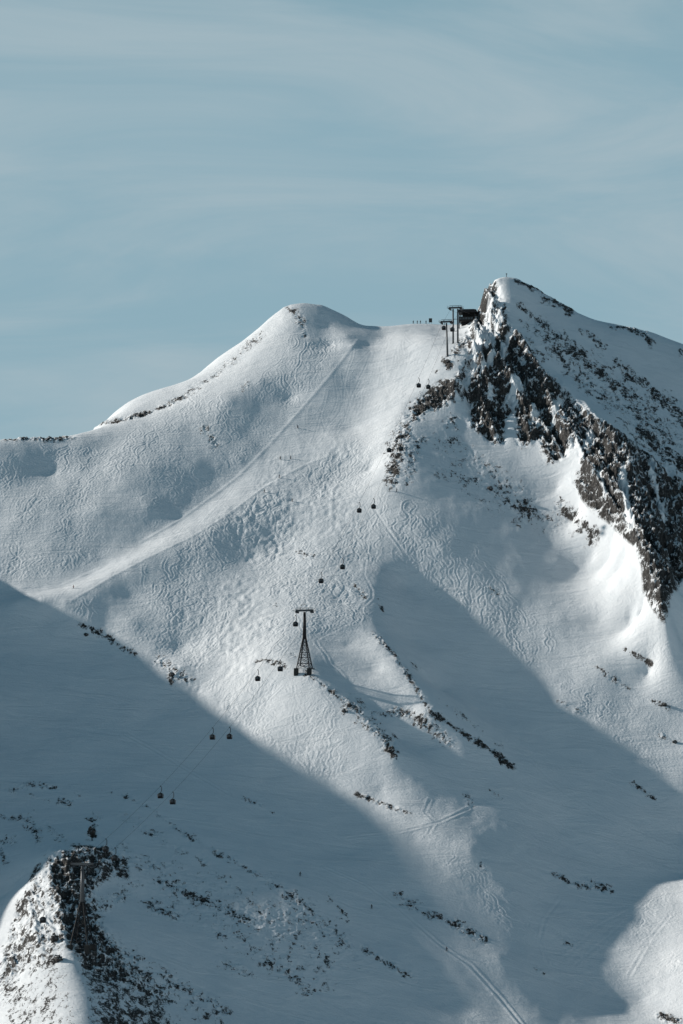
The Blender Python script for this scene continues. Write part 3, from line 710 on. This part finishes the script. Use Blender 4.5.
# ------------------------------------------------------------------ haul ropes
def arm_end(p, h, half, rz, s, lean=0):
    return np.array([p[0] + math.cos(rz) * s * half, p[1] + math.sin(rz) * s * half, p[2] + h - .52])
ropes = []
for s, lab in ((-1, 'thin left haul rope climbing from the lower pylon to the summit station'), (1, 'thin right haul rope climbing from the lower pylon to the summit station')):
    kn = [(arm_end(pl, hl, 4.2, RZ, s) - np.array([math.sin(-RZ) * 0 + 46, 150, 72.0]) + np.array([0, 0, 0]), 0), (arm_end(pl, hl, 4.2, RZ, s), 2.0), (arm_end(pm, hm, 3.7, RZ2, s), 8.6), (arm_end(ps, hs, 2.7, RZ2, s), 7.2), (arm_end(pt_, ht, 3.1, RZ2, s), .2), (np.array([st[0] + s * 2.6, st[1] + 2, st[2] + 4.4]), .1)]
    pts = []
    for (a, _), (b, sag) in zip(kn[:-1], kn[1:]):
        for i in range(60):
            tt = i / 60; q = a + (b - a) * tt; q = q - np.array([0, 0, 4 * sag * tt * (1 - tt)]); pts.append(q)
    pts.append(kn[-1][0]); pts = np.array(pts); ropes.append(pts)
    bm = BM(); rings = []
    for i, p in enumerate(pts):
        d = Vector(pts[min(i + 1, len(pts) - 1)] - pts[max(i - 1, 0)]).normalized(); a = d.cross(Vector((0, 0, 1))).normalized(); b = d.cross(a)
        rings.append([bm.verts.new(Vector(p) + (a * math.cos(q) + b * math.sin(q)) * .045) for q in (0, 1.257, 2.513, 3.77, 5.027)])
    for r0, r1 in zip(rings[:-1], rings[1:]):
        for i in range(5): bm.faces.new((r0[i], r0[(i + 1) % 5], r1[(i + 1) % 5], r1[i]))
    tag(obj('haul_rope', bm, M_ROPE), lab, 'cable', 'haul ropes of the gondola lift')

# ------------------------------------------------------------------ gondola cabins
def make_cabin(label):
    t = thing('gondola_cabin', label, 'gondola cabin', (0, 0, 0), 0, 'gondola cabins hanging on the haul ropes')
    bm = BM()
    prof = [(-5.25, .90, 1.0), (-5.12, 1.04, 1.16), (-4.5, 1.14, 1.26), (-3.9, 1.12, 1.24), (-3.4, .98, 1.10), (-3.05, .72, .84), (-2.86, .38, .46)]
    rings = []
    for (z, a, b) in prof:
        ring = []
        for i in range(20):
            q = 2 * math.pi * i / 20; cx, cy = math.cos(q), math.sin(q)
            ring.append(bm.verts.new((a * math.copysign(abs(cx) ** .5, cx), b * math.copysign(abs(cy) ** .5, cy), z)))
        rings.append(ring)
    for r0, r1 in zip(rings[:-1], rings[1:]):
        for i in range(20): bm.faces.new((r0[i], r0[(i + 1) % 20], r1[(i + 1) % 20], r1[i]))
    bm.faces.new(rings[0][::-1]); bm.faces.new(rings[-1]); bod = obj('body', bm, M_CABIN, t, True)
    for (c, s, rx) in (((0, -1.225, -3.78), (1.45, .1, .85), 0), ((0, 1.225, -3.78), (1.45, .1, .85), 0), ((-1.085, 0, -3.78), (.1, 1.65, .85), 0), ((1.085, 0, -3.78), (.1, 1.65, .85), 0)):
        bm = BM(); box(bm, c, s, .03); obj('window', bm, M_GLASS, t)
    bm = BM(); box(bm, (1.13, 0, -4.62), (.06, 1.2, .75), .02); obj('ski_rack', bm, M_STEEL, t)
    bm = BM(); bar(bm, (0, 0, -2.86), (0, 0, -2.55), .14, 8); bar(bm, (0, 0, -2.55), (.42, 0, -2.2), .11, 8); bar(bm, (.42, 0, -2.2), (.42, 0, -.45), .15, 8); bar(bm, (.42, 0, -.45), (0, 0, -.06), .11, 8); obj('hanger', bm, M_DARKSTEEL, t)
    bm = BM(); box(bm, (0, 0, 0), (.34, .9, .26), .04); obj('grip', bm, M_DARKSTEEL, t)
    return t
cab = [(0, 45, 921, 'lowest dark cabin, against the sunlit rocky flank at lower left'), (0, 105, 848, 'dark cabin just above the lower pylon, nearer the rocky crest'), (1, 114, 857, 'dark cabin just above the lower pylon, slightly lower and right of its neighbour'),
       (0, 159, 794, 'left cabin of the shaded pair above the long rock ledge'), (1, 171, 800, 'right cabin of the shaded pair above the long rock ledge'), (0, 210, 735, 'left cabin of the pair at the edge of the big lower shadow'), (1, 228, 735, 'right cabin of the pair at the edge of the big lower shadow'),
       (0, 256, 677, 'cabin over the sunlit snow left below the mid slope lattice pylon'), (1, 278, 667, 'cabin in front of the small rocks left of the lattice pylon foot'), (0, 294, 623, 'cabin passing under the left crossarm of the mid slope lattice pylon'),
       (0, 320, 580, 'left cabin of the first pair above the mid slope lattice pylon'), (1, 341, 566, 'right cabin of the first pair above the mid slope lattice pylon'), (0, 357, 509, 'left cabin of the pair over the tracked snow beside the straight track'), (1, 373, 506, 'right cabin of the pair, at the top of the straight track'),
       (0, 387, 449, 'cabin left of the small rocky rib, over bright snow'), (1, 400, 448, 'cabin directly in front of the small rocky rib'), (0, 416, 384, 'left cabin of the pair on the bright slope under the top pylons'), (1, 427, 386, 'right cabin of the pair on the bright slope under the top pylons'),
       (0, 441, 326, 'cabin at the left crossarm of the single tube pylon'), (1, 450.5, 328, 'cabin at the right crossarm of the single tube pylon')]
proto = None
for (k, u, v, lab) in cab:
    p = ropes[k]; dep = p[:, 1] * CP + p[:, 2] * SP; pu, pv = proj(p[:, 0], p[:, 1], p[:, 2] - 4.0)
    i = int(np.argmin(np.hypot((pu - u), (pv - v)))); j = min(max(i, 0), len(p) - 2)
    best = None
    for jj in range(max(j - 1, 0), min(j + 1, len(p) - 2) + 1):
        for tt in np.linspace(0, 1, 21):
            q = p[jj] + (p[jj + 1] - p[jj]) * tt; a, b = proj(q[0], q[1], q[2] - 4.0); dd = math.hypot(a - u, b - v)
            if best is None or dd < best[0]: best = (dd, q, a, b, jj)
    d = p[best[4] + 1] - p[best[4]]; rz = -math.atan2(d[0], d[1])
    print('cabin', u, v, round(best[0], 1), round(float(best[2]), 1), round(float(best[3]), 1))
    if proto is None:
        proto = make_cabin(lab); proto.location = best[1]; proto.rotation_euler = (0, 0, rz)
    else: dup(proto, best[1], rz, lab)

# ------------------------------------------------------------------ skiers
def figure(jacket, crouch=.25, helm=True):
    """one skinned body: jacket, trousers and face are material zones of the same mesh"""
    J = dict(pel=(0, 0, .92 - crouch * .35), che=(0, -.10 - crouch * .25, 1.28 - crouch * .42), nek=(0, -.13 - crouch * .33, 1.46 - crouch * .46), hed=(0, -.17 - crouch * .36, 1.62 - crouch * .47), top=(0, -.16 - crouch * .36, 1.74 - crouch * .47))
    V_, E_, Rr = [], [], []
    def add(p, r): V_.append(p); Rr.append(r); return len(V_) - 1
    pel = add(J['pel'], .17); che = add(J['che'], .19); nek = add(J['nek'], .075); hed = add(J['hed'], .115); top = add(J['top'], .085)
    E_ += [(pel, che), (che, nek), (nek, hed), (hed, top)]
    for s in (-1, 1):
        hip = add((s * .11, 0, J['pel'][2] - .08), .115); kn = add((s * .13, -.16 - crouch * .5, .50 - crouch * .1), .085); an = add((s * .13, .04, .12), .065); to = add((s * .13, -.16, .07), .06)
        E_ += [(pel, hip), (hip, kn), (kn, an), (an, to)]
        sh = add((s * .20, J['che'][1] - .02, J['che'][2] + .10), .085); el = add((s * .31, J['che'][1] + .02, J['che'][2] - .18), .06); ha = add((s * .30, J['che'][1] - .30, J['che'][2] - .22), .05)
        E_ += [(che, sh), (sh, el), (el, ha)]
        for kf, (fx, fl) in enumerate(((-.03, .07), (-.01, .085), (.01, .08), (.03, .065))):
            f1 = add((s * (.30) + fx, J['che'][1] - .33, J['che'][2] - .23), .012); f2 = add((s * .30 + fx, J['che'][1] - .35, J['che'][2] - .23 - fl), .011); E_ += [(ha, f1), (f1, f2)]
        th = add((s * .25, J['che'][1] - .33, J['che'][2] - .26), .013); E_ += [(ha, th)]
    no = add((0, J['hed'][1] - .12, J['hed'][2] + .0), .025); E_.append((hed, no))
    me = bpy.data.meshes.new('tmp'); me.from_pydata(V_, E_, [])
    o = bpy.data.objects.new('tmp', me); C.objects.link(o)
    sk = o.modifiers.new('s', 'SKIN'); sk.use_smooth_shade = True
    for i, r in enumerate(Rr): me.skin_vertices[0].data[i].radius = (r, r)
    me.skin_vertices[0].data[0].use_root = True
    sb = o.modifiers.new('b', 'SUBSURF'); sb.levels = 1
    dg = bpy.context.evaluated_depsgraph_get(); m2 = bpy.data.meshes.new_from_object(o.evaluated_get(dg)); m2.name = 'person'
    bpy.data.objects.remove(o)
    m2.materials.clear()
    for m_ in (jacket, M_TROUS, M_SKIN, M_HELM): m2.materials.append(m_)
    zw, zn = J['pel'][2] - .02, J['nek'][2] + .02
    for p in m2.polygons:
        c = p.center
        p.material_index = 2 if c.z > zn and c.y < J['hed'][1] and c.z < J['hed'][2] + .05 else 3 if c.z > zn else 1 if (c.z < zw and abs(c.x) < .24) else 0
        p.use_smooth = True
    return m2, J
def make_person(label, jacket, crouch, group, skis=True):
    me, J = figure(jacket, crouch)
    o = bpy.data.objects.new('person', me); C.objects.link(o); tag(o, label, 'person', group)
    hx = (0, J['hed'][1] + .02, J['hed'][2] + .05)
    bm = BM(); bmesh.ops.create_uvsphere(bm, u_segments=12, v_segments=8, radius=.15, matrix=Matrix.Translation(hx))
    bmesh.ops.delete(bm, geom=[v for v in bm.verts if v.co.z < hx[2] - .03 and v.co.y < hx[1] + .02 or v.co.z < hx[2] - .09], context='VERTS'); obj('helmet', bm, M_HELM, o, True)
    if skis:
        for s in (-1, 1):
            bm = BM(); box(bm, (s * .13, -.05, .02), (.085, 1.55, .025)); box(bm, (s * .13, -.90, .06), (.075, .2, .02), 0, Matrix.Rotation(.35, 3, 'X')); obj('ski', bm, M_SKI, o)
            bm = BM(); h_ = Vector((s * .30, J['che'][1] - .34, J['che'][2] - .2)); bar(bm, h_, (s * .42, J['che'][1] + .25, .1), .014, 5); obj('ski_pole', bm, M_SKI, o)
    return o
protos = {}
GRP = 'skiers and people on the snow'
folk = [(298, 428, 1, .5, -60, 1, 'lone skier high on the groomed run below the left summit'), (280, 459.5, 0, .35, 40, 1, 'left one of two skiers crossing the middle of the groomed run'), (290.3, 459, 3, .35, 60, 1, 'right one of two skiers crossing the middle of the groomed run'),
        (279, 478, 1, .3, 50, 1, 'skier just below the pair on the groomed run'), (292, 501.5, 0, .5, 20, 1, 'skier among the moguls below the groomed run'), (264, 492.5, 4, .4, 60, 1, 'skier on the lower edge of the groomed run'),
        (389, 491.5, 0, .15, 80, 1, 'left one of two people at the foot of the small rocky rib'), (396.3, 492, 3, .15, 70, 1, 'right one of two people at the foot of the small rocky rib'), (73, 588.5, 2, .5, 75, 1, 'skier in red low on the wide groomed run near the shadow'),
        (300, 876, 0, .35, 30, 1, 'upper shaded skier above the long traverse track'), (372, 908.5, 0, .45, -35, 1, 'middle shaded skier beside the long traverse track'), (447, 951, 1, .45, -30, 1, 'lowest shaded skier beside the long traverse track'),
        (413.3, 325, 0, .05, 0, 1, 'leftmost person on the saddle skyline'), (417.2, 325, 3, .05, 30, 1, 'second person from the left on the saddle skyline'), (420.5, 325, 0, .05, -20, 1, 'third person from the left on the saddle skyline'), (426, 325, 1, .05, 10, 1, 'person next to the dark board on the saddle skyline')]
for (u, v, jk, cr, deg, sk, lab) in folk:
    p = hit(u, v)
    if v == 325:
        q = hit(u, 328); p = q.copy(); yy = np.arange(q[1], q[1] + 40, .5); an = [(ground(q[0] / q[1] * y_, y_)) / y_ for y_ in yy]; y_ = yy[int(np.argmax(an))]; p = np.array([q[0] / q[1] * y_, y_, 0])
    p[2] = ground(p[0], p[1])
    key = (jk, cr)
    if key in protos:
        src = protos[key]; o = src.copy(); C.objects.link(o); o['label'] = lab
        for ch in src.children:
            c = ch.copy(); C.objects.link(c); c.parent = o
    else:
        o = make_person(lab, JACK[jk], cr, GRP); protos[key] = o
    o.location = p; o.rotation_euler = (0, 0, math.radians(deg)); o.scale = (1.15,) * 3

# ------------------------------------------------------------------ board on the saddle, post on the summit
q = hit(430.5, 327.5); yy = np.arange(q[1], q[1] + 40, .5); y_ = yy[int(np.argmax([ground(q[0] / q[1] * a, a) / a for a in yy]))]
bx_, by_ = q[0] / q[1] * y_, y_
t_ = thing('piste_board', 'dark upright piste board on two posts on the saddle skyline', 'sign', (bx_, by_, ground(bx_, by_)), .1)
bm = BM(); box(bm, (0, 0, 2.0), (1.9, .14, 2.3), .03); obj('panel', bm, M_BOARD, t_)
bm = BM(); box(bm, (0, -.02, 3.22), (2.0, .2, .12)); obj('panel_cap', bm, M_STEEL, t_)
for s in (-1, 1):
    bm = BM(); bar(bm, (s * .75, .12, -.8), (s * .75, .12, 3.1), .07, 8); obj('post', bm, M_STEEL, t_)
q = hit(506.5, 280.5); yy = np.arange(q[1] - 5, q[1] + 25, .5); y_ = yy[int(np.argmax([ground(q[0] / q[1] * a, a) / a for a in yy]))]
cx_, cy_ = q[0] / q[1] * y_, y_
t_ = thing('summit_post', 'small dark post with short crossbar on top of the right summit', 'post', (cx_, cy_, ground(cx_, cy_)), .2)
bm = BM(); box(bm, (0, 0, .9), (.28, .28, 2.8), .03); obj('upright', bm, M_DARKSTEEL, t_)
bm = BM(); box(bm, (0, -.16, 1.75), (1.2, .12, .24), .02); obj('crossbar', bm, M_DARKSTEEL, t_)

# ------------------------------------------------------------------ free-standing rock outcrops
def outcrop(u, v, w_, h_, label, seed, lean=0.0, dpt=.8):
    p = hit(u, v); r_ = random.Random(seed)
    bm = BM(); bmesh.ops.create_icosphere(bm, subdivisions=4, radius=1.0)
    for vv in bm.verts:
        c = vv.co.copy(); n1 = 0
        s1 = Vector((seed * 3.1, seed * 1.7, seed))
        from mathutils import noise as mn
        n1 = mn.noise(c * 1.1 + s1) * .45 + abs(mn.noise(c * 2.6 + s1)) * .38 + abs(mn.noise(c * 5.5 + s1)) * .2
        c *= 1 + n1 - .15
        c = Vector((round(c.x * 3.2 + mn.noise(c * 2 + s1)) / 3.2 * .35 + c.x * .65, c.y, round(c.z * 2.6 + mn.noise(c * 2 - s1)) / 2.6 * .35 + c.z * .65))
        vv.co = Vector((c.x * w_ + lean * c.z * h_, c.y * w_ * dpt, c.z * h_))
    o = obj('rock_outcrop', bm, M_ROCK); o.location = (p[0], p[1] + w_ * .3, ground(p[0], p[1] + w_ * .3) + h_ * .15); o.rotation_euler = (0, 0, r_.uniform(-.4, .4))
    return tag(o, label, 'rock', 'rock outcrops in the snow')
outcrop(91.5, 834, 1.6, 2.5, 'tall dark rock block standing behind the top of the lower left spur', 3, .05)
outcrop(54, 941, 1.5, 2.3, 'dark boulder at the edge of the sunlit snow left of the lower pylon', 5)
outcrop(57, 962, 2.0, 2.2, 'squat dark boulder below the lower pylon, on the sunlit side', 8, .2)
outcrop(448, 362, 1.3, 1.0, 'small boulder at the foot of the single tube pylon', 12)
outcrop(391, 752, 1.8, 1.6, 'boulder at the lower end of the rock band below the lattice pylon', 14, .3)
outcrop(490, 490, 1.5, 1.1, 'lone boulder in the snow under the rock face', 17)
outcrop(664, 706, 1.5, 1.1, 'larger boulder at the right edge below the big slope', 21)
outcrop(675, 743, 1.2, 1.0, 'lowest boulder at the right edge, above the big gully', 23)
outcrop(172, 676, 1.2, 1.4, 'boulder under the small snow knob left of the mogul field', 27)
outcrop(86, 636, 1.1, 1.0, 'boulder in the shadow below the start of the rock line at left', 29)
outcrop(344, 712, 1.1, 1.2, 'boulder right below the lattice pylon ridge', 33)

# ------------------------------------------------------------------ camera, sun, sky
cam = bpy.data.cameras.new('camera'); camo = bpy.data.objects.new('camera', cam); C.objects.link(camo)
cam.sensor_fit = 'HORIZONTAL'; cam.sensor_width = 36; cam.lens = 36 * F / W; cam.clip_start = 1; cam.clip_end = 30000
camo.location = (0, 0, 0); camo.rotation_euler = (math.pi / 2 + PITCH, 0, 0)
bpy.context.scene.camera = camo
sun = bpy.data.lights.new('sun', 'SUN'); suno = bpy.data.objects.new('sun', sun); C.objects.link(suno)
sun.energy = 5.0; sun.angle = math.radians(1.1); sun.color = (1, .95, .88)
suno.rotation_euler = Vector(L).to_track_quat('Z', 'Y').to_euler(); suno.location = (-400, 1500, 600)
w = bpy.data.worlds.new('World'); bpy.context.scene.world = w; w.use_nodes = True
t = w.node_tree; bg = t.nodes['Background']
sky = t.nodes.new('ShaderNodeTexSky'); sky.sky_type = 'NISHITA'; sky.sun_disc = False
sky.sun_elevation = SUN_EL; sky.sun_rotation = math.atan2(L[0], L[1]); sky.altitude = 2200; sky.air_density = 1.0; sky.dust_density = .6; sky.ozone_density = 1.5
bg.inputs['Strength'].default_value = .1
def wn(typ, **k):
    x = t.nodes.new(typ)
    for a, v in k.items(): setattr(x, a, v)
    return x
tc = wn('ShaderNodeTexCoord'); sepw = wn('ShaderNodeSeparateXYZ'); t.links.new(tc.outputs['Generated'], sepw.inputs[0])
tint = wn('ShaderNodeMix', data_type='RGBA', blend_type='MULTIPLY'); tint.inputs[0].default_value = 1
t.links.new(sky.outputs[0], tint.inputs[6]); tint.inputs[7].default_value = (.58, .84, .69, 1)
def mr(v, a, b, c, d):
    x = wn('ShaderNodeMapRange', interpolation_type='SMOOTHSTEP'); t.links.new(v, x.inputs[0])
    for i, q in enumerate((a, b, c, d)): x.inputs[i + 1].default_value = q
    return x.outputs[0]
haze = wn('ShaderNodeMix', data_type='RGBA'); t.links.new(mr(sepw.outputs['Z'], .17, .36, .95, 0), haze.inputs[0])
t.links.new(tint.outputs[2], haze.inputs[6]); haze.inputs[7].default_value = (2.74, 4.25, 5.05, 1)      # thin veil towards the horizon
mpw = wn('ShaderNodeMapping'); t.links.new(tc.outputs['Generated'], mpw.inputs[0]); mpw.inputs['Scale'].default_value = (6, 4, 27); mpw.inputs['Rotation'].default_value = (0, math.radians(5), 0)
nz = wn('ShaderNodeTexNoise'); t.links.new(mpw.outputs[0], nz.inputs['Vector']); nz.inputs['Scale'].default_value = 1.0; nz.inputs['Detail'].default_value = 6; nz.inputs['Roughness'].default_value = .6; nz.inputs['Distortion'].default_value = .9
cl = wn('ShaderNodeMix', data_type='RGBA'); cm = wn('ShaderNodeMath', operation='MULTIPLY'); t.links.new(mr(nz.outputs['Fac'], .34, .76, 0, .8), cm.inputs[0]); t.links.new(mr(sepw.outputs['Z'], .19, .34, 1, .05), cm.inputs[1]); t.links.new(cm.outputs[0], cl.inputs[0])
t.links.new(haze.outputs[2], cl.inputs[6]); cl.inputs[7].default_value = (3.95, 4.95, 5.45, 1)
t.links.new(cl.outputs[2], bg.inputs['Color'])
sc = bpy.context.scene
sc.view_settings.view_transform = 'Standard'; sc.view_settings.look = 'None'; sc.view_settings.exposure = 0; sc.view_settings.gamma = 1
